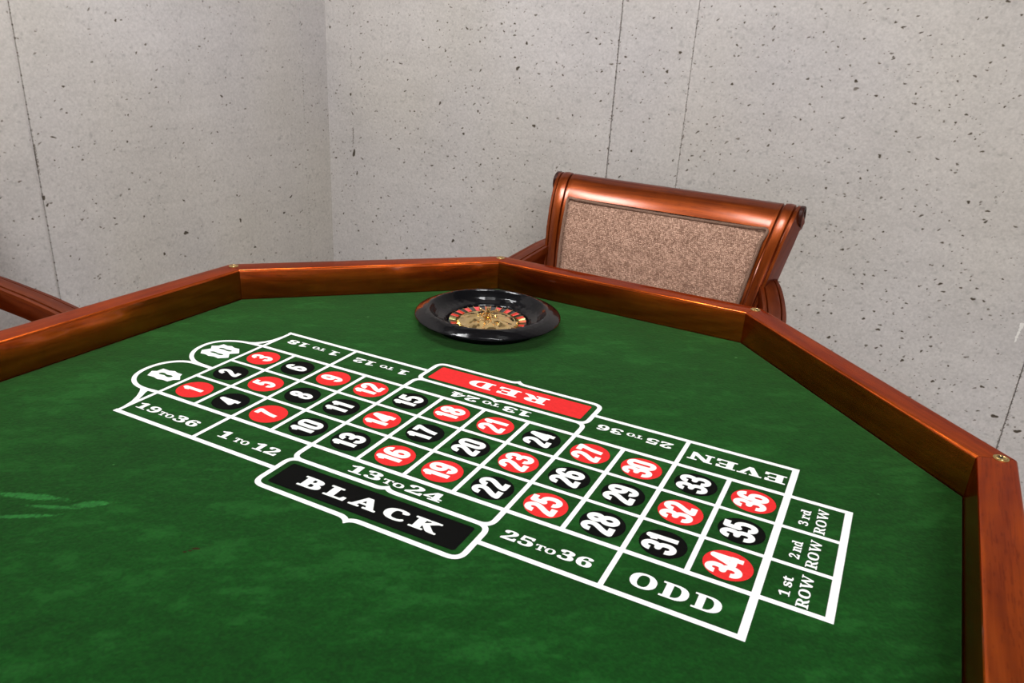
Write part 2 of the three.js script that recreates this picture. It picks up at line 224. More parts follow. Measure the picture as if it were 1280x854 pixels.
// ------------------------------------------------------------------ the gaming table
const S = 0.51, OC = [-0.18369 * S, 1.74105 * S], OA = 1.48453, C8 = Math.cos(Math.PI / 8);
const AP_OUT = 1.40256 * S * C8, AP_IN = 1.30648 * S * C8, AP_FELT = 1.3036 * S * C8, RAIL = 0.11375 * S;
const corner = (k, ap) => { const a = OA - (k - 2) * Math.PI / 4, R = ap / C8; return [OC[0] + R * Math.cos(a), OC[1] + R * Math.sin(a)]; };
const table = group('gaming_table'); table.position.set(OC[0], 0, -OC[1]);
tag(table, 'octagonal cherry wood gaming table with raised rails and a green roulette felt top', 'table');
const local = (X, y, Y) => new THREE.Vector3(X - OC[0], y, -(Y - OC[1]));
// rails: a rounded board section swept from mitre to mitre
{
  const top = FELT + RAIL, bot = FELT - 0.055, r = 0.004, sec = [];
  const arc = (ax, y, r, a0, a1) => { for (let i = 0; i <= 4; i++) { const a = a0 + (a1 - a0) * i / 4; sec.push([ax + r * Math.cos(a), y + r * Math.sin(a)]); } };
  arc(AP_OUT - 0.006, top - 0.006, 0.006, 0, Math.PI / 2);
  sec.push([AP_OUT - 0.0075, top], [AP_IN + r + 0.0012, top]);
  arc(AP_IN + r, top - r, r, Math.PI / 2, Math.PI);
  sec.push([AP_IN, top - r - 0.001], [AP_IN, FELT + 0.02], [AP_IN, bot + 0.006]);
  arc(AP_IN + 0.002, bot + 0.002, 0.002, Math.PI, Math.PI * 1.5);
  arc(AP_OUT - 0.004, bot + 0.004, 0.004, Math.PI * 1.5, Math.PI * 2);
  sec.push([AP_OUT, bot + 0.006], [AP_OUT, top - 0.0075]);
  for (let k = 0; k < 8; k++) {
    const rings = []; const N = 6, gap = 0.0004;
    for (let i = 0; i <= N; i++) rings.push(sec.map(([ap, y]) => {
      const a = corner(k, ap), b = corner(k + 1, ap), L = Math.hypot(b[0] - a[0], b[1] - a[1]), t = (gap + (L - 2 * gap) * i / N) / L;
      return local(a[0] + (b[0] - a[0]) * t, y, a[1] + (b[1] - a[1]) * t);
    }));
    const g = loft(rings, 0.5); const uv = g.attributes.uv; for (let i = 0; i < uv.count; i++) uv.setXY(i, uv.getX(i) + k * 0.37, uv.getY(i) + k * 0.113);
    mesh('rail', g, wood[k % 2], table);
  }
}
// brass fittings let into the rail at each mitre
{
  const disc = new THREE.CylinderGeometry(0.0088, 0.0092, 0.004, 28), rim = new THREE.TorusGeometry(0.0058, 0.0009, 8, 24).rotateX(Math.PI / 2), slot = new THREE.CylinderGeometry(0.0026, 0.0026, 0.001, 14);
  for (let k = 0; k < 8; k++) {
    const [X, Y] = corner(k, AP_IN * 0.42 + AP_OUT * 0.58), p = local(X, FELT + RAIL, Y);
    const f = mesh('brass_plug', disc, brassDull, table); f.position.set(p.x, p.y - 0.0012, p.z); f.rotation.y = k;
    const a = mesh('ring', rim, brass, f); a.position.set(0, 0.0021, 0);
    const b = mesh('socket', slot, darkHole, f); b.position.set(-0.002, 0.0019, 0.001);
  }
}
// felt: an octagon of baize on a board
const FS = 1.36;                                       // the felt's colour sheet covers FS by FS metres about the table's centre
{
  const scuffs = [[-0.452, 0.7135, 0.020, 0.0062, 0.25], [-0.492, 0.7045, 0.030, 0.0035, 0.02], [-0.53, 0.722, 0.05, 0.006, -0.05], [-0.52, 0.684, 0.04, 0.004, 0.15]];
  const SCUFF = scuffs, LINT = [[-0.4681, 0.795, 0.0016], [-0.2687, 1.341, 0.0022], [0.3893, 1.2434, 0.0026], [0.462, 0.8254, 0.0012]], SPECKS = [[-0.3194, 0.6417, 0.0022, 0.0012], [-0.3104, 0.6477, 0.0045, 0.0016], [-0.315, 0.6440, 0.002, 0.001]];
  const map = dataTexture(2048, 2048, (u, v) => {
    const X = OC[0] + (u - 0.5) * FS, Y = OC[1] + (v - 0.5) * FS;
    const a = 0.12, ru = (u * Math.cos(a) + v * Math.sin(a)), rv = (-u * Math.sin(a) + v * Math.cos(a));
    const st = feltStroke(ru, rv), cl = feltCloud(u, v), fb = feltFibre(u, v);
    const fine = feltFine(ru, rv), nap = Math.max(0, Math.min(1, (fine + 0.3 * st - 0.15) * 1.8));
    let g = 0.97 + 0.05 * st + 0.04 * cl + 0.16 * fb + 0.1 * fine + 0.13 * nap, lift = 0;
    for (const [sx, sy, rx, ry, an] of SCUFF) {
      const dx = X - sx, dy = Y - sy, p = (dx * Math.cos(an) + dy * Math.sin(an)) / rx, q = (-dx * Math.sin(an) + dy * Math.cos(an)) / ry, e = 1.15 - Math.hypot(p, q) + 0.3 * st + 0.25 * fb;
      if (e > 0) lift = Math.max(lift, Math.min(1, e * 2.2));
    }
    g *= 1 + 0.55 * lift;
    let c = [15 * g + 14 * lift + 5 * nap, 61 * g + 8 * lift, 18 * g + 16 * lift + 4 * nap];
    for (const [sx, sy, rr] of LINT) if ((X - sx) ** 2 + ((Y - sy) * 1.6) ** 2 < rr * rr) c = [70, 120, 66];
    for (const [sx, sy, rx, ry] of SPECKS) if (((X - sx) / rx) ** 2 + ((Y - sy) / ry) ** 2 < 1) c = [44, 20, 10];
    return c;
  });
  const bump = dataTexture(1024, 1024, (u, v) => { const b = 128 + 60 * feltFibre(u, v) + 20 * feltStroke(u, v); return [b, b, b]; }, false);
  const felt = new THREE.MeshPhysicalMaterial({ map, bumpMap: bump, bumpScale: 0.0006, roughness: 1, specularIntensity: 0.15, sheen: 0.55, sheenColor: new THREE.Color().setRGB(0.4, 0.85, 0.3), sheenRoughness: 0.8 });
  const sh = new THREE.Shape(); for (let k = 0; k < 8; k++) { const [X, Y] = corner(k, AP_FELT); k ? sh.lineTo(X - OC[0], Y - OC[1]) : sh.moveTo(X - OC[0], Y - OC[1]); } sh.closePath();
  const g = new THREE.ExtrudeGeometry(sh, { depth: 0.006, bevelEnabled: true, bevelSize: 0.0015, bevelThickness: 0.0015, bevelOffset: -0.0015, bevelSegments: 2 });
  g.rotateX(-Math.PI / 2).translate(0, FELT - 0.0075, 0);
  const p = g.attributes.position, uv = new Float32Array(p.count * 2); for (let i = 0; i < p.count; i++) { uv[i * 2] = p.getX(i) / FS + 0.5; uv[i * 2 + 1] = -p.getZ(i) / FS + 0.5; }
  g.setAttribute('uv', new THREE.BufferAttribute(uv, 2));
  mesh('felt', g, felt, table);
  const sb = new THREE.Shape(); for (let k = 0; k < 8; k++) { const [X, Y] = corner(k, AP_IN - 0.0005); k ? sb.lineTo(X - OC[0], Y - OC[1]) : sb.moveTo(X - OC[0], Y - OC[1]); } sb.closePath();
  mesh('top_board', boxUV(new THREE.ExtrudeGeometry(sb, { depth: 0.03, bevelEnabled: false }).rotateX(-Math.PI / 2).translate(0, FELT - 0.0385, 0)), woodDark, table);
  // apron, pedestal and feet under the top
  const ring = (ap, y, r) => Array.from({ length: 8 }, (_, k) => { const a = OA - (k - 2) * Math.PI / 4, R = ap / C8; return new THREE.Vector3(R * Math.cos(a), y, -R * Math.sin(a)); });
  mesh('apron', loft([ring(0.43, FELT - 0.12), ring(0.44, FELT - 0.11), ring(0.44, FELT - 0.039)], 0.3), woodDark, table);
  mesh('pedestal', loft([ring(0.15, 0.1), ring(0.16, 0.16), ring(0.13, 0.2), ring(0.12, 0.52), ring(0.16, 0.57), ring(0.2, FELT - 0.12)], 0.3), woodDark, table);
  for (let k = 0; k < 4; k++) {
    const a = OA + Math.PI / 8 + k * Math.PI / 2, d = new THREE.Vector3(Math.cos(a), 0, -Math.sin(a)), sd = new THREE.Vector3(Math.sin(a), 0, Math.cos(a));
    const sect = (r, y0, y1, w) => [[-w, y0], [w, y0], [w, y1], [0, y1 + w * 0.3], [-w, y1]].map(([x, y]) => d.clone().multiplyScalar(r).addScaledVector(sd, x).setY(y));
    mesh('foot', loft([sect(0.08, 0.1, 0.2, 0.045), sect(0.25, 0.07, 0.15, 0.042), sect(0.4, 0.02, 0.08, 0.04), sect(0.47, 0.0, 0.05, 0.038)], 0.4), woodDark, table);
  }
}
// the printed roulette layout: a sheet of print lying on the baize. Units are betting squares: i along the table, j across.
const GRID = { o: [-0.98318 * S, 1.94086 * S], a: -0.45068, di: 0.13732 * S, dj: 0.13525 * S };
{
  const I0 = -1.4, I1 = 13.2, J0 = -1.8, J1 = 4.85, Q = 2048 / (I1 - I0), W = 2048, H = Math.round((J1 - J0) * Q);
  const cv = document.createElement('canvas'); cv.width = W; cv.height = H; const c = cv.getContext('2d');
  c.setTransform(Q, 0, 0, -Q, -I0 * Q, J1 * Q);        // drawing in squares, j upwards
  const WHITE = '#f4f6f2', RED = '#d82f2f', BLACK = '#0b0b0a';
  c.strokeStyle = c.fillStyle = WHITE; c.lineCap = 'butt'; c.lineJoin = 'miter';
  const line = (pts, w) => { c.lineWidth = w; c.beginPath(); pts.forEach((p, k) => k ? c.lineTo(...p) : c.moveTo(...p)); c.stroke(); };
  const path = (w, f) => { c.lineWidth = w; c.beginPath(); f(); c.stroke(); };
  const LW = 0.1, TW = 0.085, JS = -0.97, JT = 3.99;
  // rows and columns
  for (const j of [0, 3]) line([[-0.05, j], [13.05, j]], LW);
  for (const j of [1, 2]) line([[0, j], [13, j]], TW);
  for (let i = 1; i < 12; i++) line([[i, 0], [i, 3]], TW);
  line([[0, JS], [0, JT]], TW); line([[12, JS], [12, JT]], 0.12); line([[13, -0.05], [13, 3.05]], 0.12);
  // outer strips
  for (const [j, e] of [[JS, -1], [JT, 1]]) {
    line([[-0.06, j], [4.02, j]], LW); line([[7.98, j], [12.06, j]], LW);
    for (const i of [2, 10]) line([[i, j], [i, j < 0 ? 0 : 3]], TW);
    const j0 = j < 0 ? 0 : 3, b = j0 + e * 0.53, r = 0.22;                // the middle strip, its outer corners rounded
    path(LW, () => { c.moveTo(4, j0); c.lineTo(4, b - e * r); c.quadraticCurveTo(4, b, 4 + r, b); c.lineTo(5.8, b); c.quadraticCurveTo(5.93, b, 6, b - e * 0.07); c.quadraticCurveTo(6.07, b, 6.2, b); c.lineTo(8 - r, b); c.quadraticCurveTo(8, b, 8, b - e * r); c.lineTo(8, j0); });
    const o = j0 + e * 1.5;                                              // the red and the black box
    path(LW, () => { c.moveTo(4 + r, b); c.quadraticCurveTo(4, b, 4, b + e * r); c.lineTo(4, o - e * r); c.quadraticCurveTo(4, o, 4 + r, o); c.lineTo(5.8, o); c.quadraticCurveTo(5.93, o, 6, o + e * 0.08); c.quadraticCurveTo(6.07, o, 6.2, o); c.lineTo(8 - r, o); c.quadraticCurveTo(8, o, 8, o - e * r); c.lineTo(8, b + e * r); c.quadraticCurveTo(8, b, 8 - r, b); });
    c.fillStyle = e > 0 ? RED : BLACK;
    const m = 0.15, y0 = b + e * m, y1 = o - e * m; c.beginPath(); c.roundRect(4 + m + 0.02, Math.min(y0, y1), 4 - 2 * m - 0.04, Math.abs(y1 - y0), 0.05); c.fill(); c.fillStyle = WHITE;
  }
  const blob0 = (pts) => { c.beginPath(); pts.forEach((p, k) => k ? c.lineTo(...p) : c.moveTo(...p)); c.closePath(); c.fill(); };
  // zero and double zero
  path(LW, () => { c.moveTo(0.0, 0.0); c.lineTo(-0.3, -0.03); c.bezierCurveTo(-0.78, -0.06, -1.14, 0.24, -1.14, 0.71); c.bezierCurveTo(-1.14, 1.16, -0.86, 1.43, -0.5, 1.44); c.lineTo(0, 1.44); });
  path(LW, () => { c.moveTo(0, 1.44); c.lineTo(-0.4, 1.46); c.bezierCurveTo(-0.82, 1.5, -1.14, 1.85, -1.14, 2.3); c.bezierCurveTo(-1.14, 2.7, -0.78, 2.93, -0.35, 2.97); c.lineTo(0, 3.0); });
  blob0([[-0.44, -0.06], [-0.33, -0.18], [-0.2, -0.36], [-0.1, -0.56], [-0.045, -0.8], [0, -0.85], [0.02, -0.5], [-0.05, -0.42], [-0.13, -0.26], [-0.19, -0.15], [-0.22, -0.06]]);
  blob0([[-0.44, 3.0], [-0.3, 3.08], [-0.17, 3.24], [-0.09, 3.42], [-0.045, 3.72], [0, 3.8], [0.02, 3.45], [-0.03, 3.33], [-0.09, 3.18], [-0.15, 3.08], [-0.2, 3.02]]);
  // text frames: at(i, j, turn): x reads on, y goes down, turned by quarter turns
  const at = (i, j, quarter, f) => { c.save(); c.translate(i, j); c.scale(1, -1); c.rotate(quarter * Math.PI / 2); f(); c.restore(); };
  const glyphs = {
    0: () => { c.roundRect(0.1, 0.1, 0.31, 0.8, 0.155); }, 1: () => { c.moveTo(0.08, 0.27); c.quadraticCurveTo(0.2, 0.24, 0.24, 0.1); c.lineTo(0.26, 0.1); c.lineTo(0.26, 0.93); },
    2: () => { c.moveTo(0.1, 0.32); c.bezierCurveTo(0.08, 0.02, 0.41, 0.02, 0.41, 0.29); c.bezierCurveTo(0.41, 0.48, 0.14, 0.66, 0.11, 0.9); c.lineTo(0.43, 0.9); },
    3: () => { c.moveTo(0.1, 0.28); c.bezierCurveTo(0.1, 0.03, 0.4, 0.03, 0.4, 0.28); c.bezierCurveTo(0.4, 0.44, 0.32, 0.48, 0.22, 0.48); c.bezierCurveTo(0.34, 0.48, 0.42, 0.54, 0.42, 0.7); c.bezierCurveTo(0.42, 0.97, 0.09, 0.97, 0.09, 0.7); },
    4: () => { c.moveTo(0.34, 0.93); c.lineTo(0.34, 0.12); c.lineTo(0.31, 0.12); c.lineTo(0.07, 0.68); c.lineTo(0.46, 0.68); },
    5: () => { c.moveTo(0.41, 0.1); c.lineTo(0.14, 0.1); c.lineTo(0.12, 0.46); c.bezierCurveTo(0.2, 0.36, 0.42, 0.36, 0.42, 0.66); c.bezierCurveTo(0.42, 0.97, 0.1, 0.97, 0.09, 0.73); },
    6: () => { c.moveTo(0.4, 0.28); c.bezierCurveTo(0.38, 0.04, 0.1, 0.02, 0.1, 0.4); c.lineTo(0.1, 0.68); c.bezierCurveTo(0.1, 0.97, 0.41, 0.97, 0.41, 0.68); c.bezierCurveTo(0.41, 0.4, 0.14, 0.4, 0.1, 0.6); },
    7: () => { c.moveTo(0.08, 0.11); c.lineTo(0.41, 0.11); c.bezierCurveTo(0.29, 0.42, 0.22, 0.62, 0.21, 0.93); },
    8: () => { c.ellipse(0.25, 0.28, 0.135, 0.18, 0, 0, 7); c.moveTo(0.41, 0.7); c.ellipse(0.25, 0.7, 0.16, 0.21, 0, 0, 7); },
    9: () => { c.moveTo(0.1, 0.72); c.bezierCurveTo(0.12, 0.96, 0.4, 0.98, 0.4, 0.6); c.lineTo(0.4, 0.32); c.bezierCurveTo(0.4, 0.03, 0.09, 0.03, 0.09, 0.32); c.bezierCurveTo(0.09, 0.6, 0.36, 0.6, 0.4, 0.4); },
  };
  const advance = { 1: 0.4 };
  const digits = (s, h, sx, weight) => {            // condensed round-ended numerals centred on the origin
    const w = [...s].reduce((t, d) => t + (advance[d] ?? 0.5), 0); let x = -w / 2;
    for (const d of s) { c.save(); c.scale(h * sx, h); c.translate(x - (d === '1' ? 0.02 : 0), -0.5); c.lineWidth = weight; c.lineJoin = 'round'; c.lineCap = 'butt'; c.beginPath(); glyphs[d](); c.stroke(); c.restore(); x += advance[d] ?? 0.5; }
  };
  const reds = new Set([1, 3, 5, 7, 9, 12, 14, 16, 18, 19, 21, 23, 25, 27, 30, 32, 34, 36]);
  for (let n = 1; n <= 36; n++) {
    const i = Math.floor((n - 1) / 3) + 0.51, j = ((n - 1) % 3) + 0.485;
    c.fillStyle = reds.has(n) ? RED : BLACK; c.beginPath(); c.ellipse(i, j, 0.375, 0.365, 0, 0, 7); c.fill();
    at(i - 0.035, j - 0.005, 3, () => { c.strokeStyle = WHITE; digits(String(n), 0.55, n < 10 ? 0.84 : 0.98, 0.2); });
  }
  c.fillStyle = c.strokeStyle = WHITE;
  // ornate white zeros with slit counters
  const blob = (pts) => { c.beginPath(); pts.forEach((p, k) => k ? c.lineTo(...p) : c.moveTo(...p)); c.closePath(); c.fill(); };
  blob([[-0.84, 0.44], [-0.94, 0.64], [-0.85, 0.70], [-0.84, 0.86], [-0.65, 0.855], [-0.53, 0.90], [-0.42, 0.87], [-0.28, 0.87], [-0.23, 0.77], [-0.1, 0.65], [-0.21, 0.57], [-0.25, 0.45], [-0.4, 0.455], [-0.52, 0.42], [-0.65, 0.45]]);
  blob([[-0.84, 1.9], [-0.96, 2.05], [-0.86, 2.23], [-0.97, 2.36], [-0.84, 2.45], [-0.81, 2.58], [-0.67, 2.56], [-0.57, 2.6], [-0.46, 2.56], [-0.31, 2.57], [-0.13, 2.38], [-0.28, 2.23], [-0.14, 2.06], [-0.31, 1.91], [-0.46, 1.93], [-0.59, 1.89], [-0.7, 1.92]]);
  c.globalCompositeOperation = 'destination-out';
  for (const j of [0.66, 2.1, 2.365]) { const t = j < 1 ? 0.05 : 0.038; c.beginPath(); c.moveTo(-0.73, j - 0.02); c.bezierCurveTo(-0.72, j + t * 1.6, -0.62, j + t * 1.3, -0.54, j + t * 0.55); c.bezierCurveTo(-0.48, j + t * 0.5, -0.42, j + t * 1.4, -0.35, j + 0.02); c.bezierCurveTo(-0.36, j - t * 1.6, -0.46, j - t * 1.3, -0.54, j - t * 0.55); c.bezierCurveTo(-0.6, j - t * 0.5, -0.68, j - t * 1.2, -0.73, j - 0.02); c.fill(); }
  c.globalCompositeOperation = 'source-over';
  // slab-serif words fitted to a width and cap height, reading from x = 0, base on y = 0
  const word = (s, w, h, weight = 0.03, space = 0.06, face = 'bold 100px serif') => {
    c.save(); c.font = face; const ws = [...s].map((g) => c.measureText(g).width), total = ws.reduce((a, b) => a + b, 0) + (s.length - 1) * space * 100;
    const cap = c.measureText('H').actualBoundingBoxAscent, sx = w / total, sy = h / cap; let x = 0;
    for (let k = 0; k < s.length; k++) { c.save(); c.scale(sx, sy); c.fillText(s[k], x, 0); if (weight) { c.lineWidth = weight * 100; c.lineJoin = 'round'; c.strokeText(s[k], x, 0); } c.restore(); x += ws[k] + space * 100; }
    c.restore();
  };
  const range = (a, b, w, h, gaps = 0.02) => {                    // '1' TO '12' with small capitals between
    const wa = a.length * 0.2, wb = b.length * 0.2, wt = 0.25, f = w / (wa + wb + wt + 2 * gaps); let x = 0;
    word(a, wa * f, h, 0.035, 0.02); x += (wa + gaps) * f; c.save(); c.translate(x, -h * 0.08); word('TO', wt * f, h * 0.56, 0.025, 0); c.restore(); x += (wt + gaps) * f; c.save(); c.translate(x, 0); word(b, wb * f, h, 0.035, 0.02); c.restore();
  };
  const B = JS + 0.31;                                 // base of the words in the near strip
  at(0.12, -0.685, 0, () => range('19', '36', 1.62, 0.225)); at(2.3, -0.685, 0, () => range('1', '12', 1.42, 0.235, 0.07));
  at(5.06, -0.385, 0, () => range('13', '24', 1.92, 0.235)); at(8.25, -0.685, 0, () => range('25', '36', 1.5, 0.235)); at(10.3, -0.7, 0, () => word('ODD', 1.37, 0.34, 0.03, 0.06));
  at(4.64, -1.16, 0, () => word('BLACK', 2.72, 0.28, 0.06, 0.16));
  at(1.78, 3.7, 2, () => range('1', '18', 1.5, 0.225, 0.08)); at(3.72, 3.7, 2, () => range('1', '12', 1.5, 0.225, 0.08)); at(6.92, 3.385, 2, () => range('13', '24', 1.9, 0.225, 0.05)); at(9.78, 3.7, 2, () => range('25', '36', 1.55, 0.225, 0.05));
  at(11.9, 3.63, 2, () => word('EVEN', 1.78, 0.29, 0.045, 0.06)); at(6.95, 4.16, 2, () => word('RED', 1.9, 0.3, 0.05, 0.14));
  ['1 st', '2 nd', '3 rd'].forEach((s, j) => { at(12.43, j + 0.2, 3, () => word(s, 0.5, 0.15, 0.02, -0.01)); at(12.7, j + 0.07, 3, () => word('ROW', 0.79, 0.165, 0.01, 0.0)); });
  // worn, fibrous edge to the print
  const im = c.getImageData(0, 0, W, H), d = im.data, wear = layers([[300, 140, 0.6], [900, 420, 0.6]]);
  for (let y = 0; y < H; y++) for (let x = 0; x < W; x++) { const k = (y * W + x) * 4; if (!d[k + 3]) continue; const g = 1 + 0.035 * wear(x / W, y / H); d[k] *= g; d[k + 1] *= g; d[k + 2] *= g; }
  c.setTransform(1, 0, 0, 1, 0, 0); c.putImageData(im, 0, 0);
  const map = new THREE.CanvasTexture(cv); map.colorSpace = THREE.SRGBColorSpace; map.magFilter = THREE.LinearFilter; map.anisotropy = 8;
  const ca = Math.cos(GRID.a), sa = Math.sin(GRID.a), pos = [], uv = [];
  const w = (i, j) => { const u = i * GRID.di, v = j * GRID.dj, p = local(GRID.o[0] + ca * u - sa * v, FELT + 0.00035, GRID.o[1] + sa * u + ca * v); pos.push(p.x, p.y, p.z); uv.push((i - I0) / (I1 - I0), (j - J0) / (J1 - J0)); };
  w(I0, J0); w(I1, J0); w(I1, J1); w(I0, J1);
  const g = geometry(pos, uv, [0, 1, 2, 0, 2, 3]); g.computeVertexNormals();
  const m = mesh('printed_layout', g, new THREE.MeshPhysicalMaterial({ map, transparent: true, roughness: 0.95, specularIntensity: 0.12 }), table);
  tag(m, 'white, red and black roulette betting layout printed on the green felt'); m.castShadow = false;
}

// ------------------------------------------------------------------ the roulette wheel
{
  const C = [-0.047, 1.336], g = group('roulette_wheel'); g.position.set(C[0], FELT, -C[1]); tag(g, 'small black plastic roulette wheel with a gold rotor on the green felt', 'roulette wheel');
  const V = (a) => a.map(([x, y]) => new THREE.Vector2(x, y));
  const outline = new THREE.SplineCurve(V([[0.1335, 0.0215], [0.132, 0.0235], [0.126, 0.0265], [0.119, 0.0295], [0.113, 0.0318], [0.1095, 0.0325], [0.107, 0.0318], [0.104, 0.0285], [0.1, 0.024], [0.094, 0.0185], [0.088, 0.0148], [0.084, 0.0136], [0.08, 0.0128], [0.0765, 0.0105], [0.0745, 0.006], [0.073, 0.0035]])).getPoints(70);
  mesh('bowl', toCreasedNormals(new THREE.LatheGeometry([...V([[0.0, 0.0022], [0.07, 0.0022], [0.09, 0.0], [0.1, 0.0], [0.108, 0.013], [0.122, 0.019], [0.1325, 0.0195]]), ...outline, ...V([[0.0715, 0.0032], [0.0, 0.0032]])], 128), 0.5), blackPlastic, g);
  const rot = mesh('rotor', new THREE.LatheGeometry(V([[0.0, 0.0034], [0.0712, 0.0034], [0.0718, 0.0042], [0.0712, 0.005], [0.056, 0.005], [0.0, 0.005]]), 96), blackPlastic, g); rot.rotation.y = 0.21;
  const red = new THREE.MeshPhysicalMaterial({ color: new THREE.Color().setRGB(0.72, 0.05, 0.06), roughness: 0.35, clearcoat: 0.4 }), blk = new THREE.MeshPhysicalMaterial({ color: new THREE.Color().setRGB(0.02, 0.022, 0.03), roughness: 0.35, clearcoat: 0.4 }), grn = new THREE.MeshPhysicalMaterial({ color: new THREE.Color().setRGB(0.03, 0.22, 0.12), roughness: 0.35, clearcoat: 0.4 });
  const seg = (r0, r1, y0, y1, a0, a1) => { const pos = [], uv = [], idx = [], n = 3; for (let i = 0; i <= n; i++) { const a = a0 + (a1 - a0) * i / n; for (const [r, y] of [[r0, y0], [r1, y0], [r1, y1 + 0.0028], [r0, y1]]) { pos.push(r * Math.cos(a), y, r * Math.sin(a)); uv.push(a * r, r); } } for (let i = 0; i < n; i++) for (let k = 0; k < 4; k++) { const a = i * 4 + k, b = i * 4 + (k + 1) % 4; idx.push(a, b, a + 4, b, b + 4, a + 4); } const q = n * 4; idx.push(0, 2, 1, 0, 3, 2, q, q + 1, q + 2, q, q + 2, q + 3); return toCreasedNormals(geometry(pos, uv, idx), 0.4); };
  const st = 2 * Math.PI / 38, pocket = seg(0.0585, 0.0708, 0.0048, 0.0066, 0.006, st - 0.006), fret = seg(0.054, 0.0705, 0.0048, 0.0088, -0.006, 0.006);
  for (let k = 0; k < 38; k++) { const p = mesh('pocket', pocket, k % 19 === 0 ? grn : k % 2 ? red : blk, rot); p.rotation.y = k * st; const f = mesh('divider', fret, brass, rot); f.rotation.y = k * st; }
  const cone = new THREE.LatheGeometry(V([[0.0, 0.005], [0.0565, 0.005], [0.0575, 0.0062], [0.0562, 0.0076], [0.051, 0.0084], [0.0495, 0.0078], [0.044, 0.009], [0.038, 0.0104], [0.032, 0.0116], [0.026, 0.0126], [0.02, 0.0138], [0.012, 0.0165], [0.009, 0.0172], [0, 0.0174]]), 144), cp = cone.attributes.position;
  for (let i = 0; i < cp.count; i++) { const r = Math.hypot(cp.getX(i), cp.getZ(i)), th = Math.atan2(cp.getZ(i), cp.getX(i)), e = Math.max(0, Math.min(1, (r - 0.012) / 0.012, (0.0495 - r) / 0.008)); cp.setY(i, cp.getY(i) + 0.0045 * e * (Math.abs(Math.cos(4 * th)) - 0.5)); }
  cone.computeVertexNormals();
  mesh('cone', toCreasedNormals(cone, 0.7), brass, rot);
  const tur = mesh('turret', toCreasedNormals(new THREE.LatheGeometry(V([[0.0, 0.016], [0.0085, 0.016], [0.0095, 0.0178], [0.006, 0.0195], [0.0042, 0.023], [0.0058, 0.0252], [0.0042, 0.0275], [0.0028, 0.029], [0.0044, 0.0312], [0.003, 0.0338], [0, 0.0345]]), 32), 0.6), brass, rot);
  const arm = [new THREE.CylinderGeometry(0.0013, 0.0017, 0.019, 10).rotateZ(-Math.PI / 2).translate(0.0125, 0.0235, 0), new THREE.SphereGeometry(0.0028, 14, 10).translate(0.0225, 0.0235, 0)].map((q) => q.toNonIndexed());
  const ag = mergeGeometries(arm); for (let k = 0; k < 4; k++) { const a = mesh('handle', ag, brass, tur); a.rotation.y = k * Math.PI / 2 + 0.5; }
}

// ------------------------------------------------------------------ the armchairs
const weave = layers([[37, 37, 0.6], [90, 90, 0.5]]);
const fabricMap = dataTexture(1024, 1024, (u, v, x, y) => {      // 0.25 m of chenille tweed: short leaning dashes of pale and dark yarn
  const row = Math.floor(y / 8), lx = x + ((row * 53) % 37) + ((y % 8) * (row % 2 ? 0.9 : -0.2)), col = Math.floor(lx / 9), h = Math.sin(row * 127.1 + col * 311.7) * 43758.5453, q = h - Math.floor(h);
  const edge = Math.min((y % 8), 7 - (y % 8)) / 3.5 * Math.min(((lx % 9) + 9) % 9, 8 - ((lx % 9) + 9) % 9) / 4;
  const t = 0.46 + 0.5 * (q - 0.5) + 0.12 * weave(u, v) + 0.5 * Math.min(1, edge * 1.6) - 0.2;
  const k = Math.max(0, Math.min(1, t)); return [108 + 124 * k, 80 + 112 * k, 66 + 102 * k];
});
const fabricBump = dataTexture(512, 512, (u, v, x, y) => { const e = Math.sin((y % 4) / 4 * Math.PI) * Math.sin(((x + Math.floor(y / 4) * 3) % 5) / 5 * Math.PI); const b = 70 + 150 * e; return [b, b, b]; }, false);
fabricMap.repeat.set(2.8, 2.8); fabricBump.repeat.set(2.6, 2.6);
const fabric = new THREE.MeshPhysicalMaterial({ map: fabricMap, bumpMap: fabricBump, bumpScale: 0.0012, roughness: 0.95, sheen: 0.25, sheenColor: new THREE.Color().setRGB(0.5, 0.4, 0.33), sheenRoughness: 0.5, specularIntensity: 0.2 });
const scrollShaded = new THREE.MeshPhysicalMaterial({ map: woodMaps[1], color: 0x46382e, roughness: 0.45, specularIntensity: 0.5 });  // shade of the unlit scroll ends is put into this wood colour
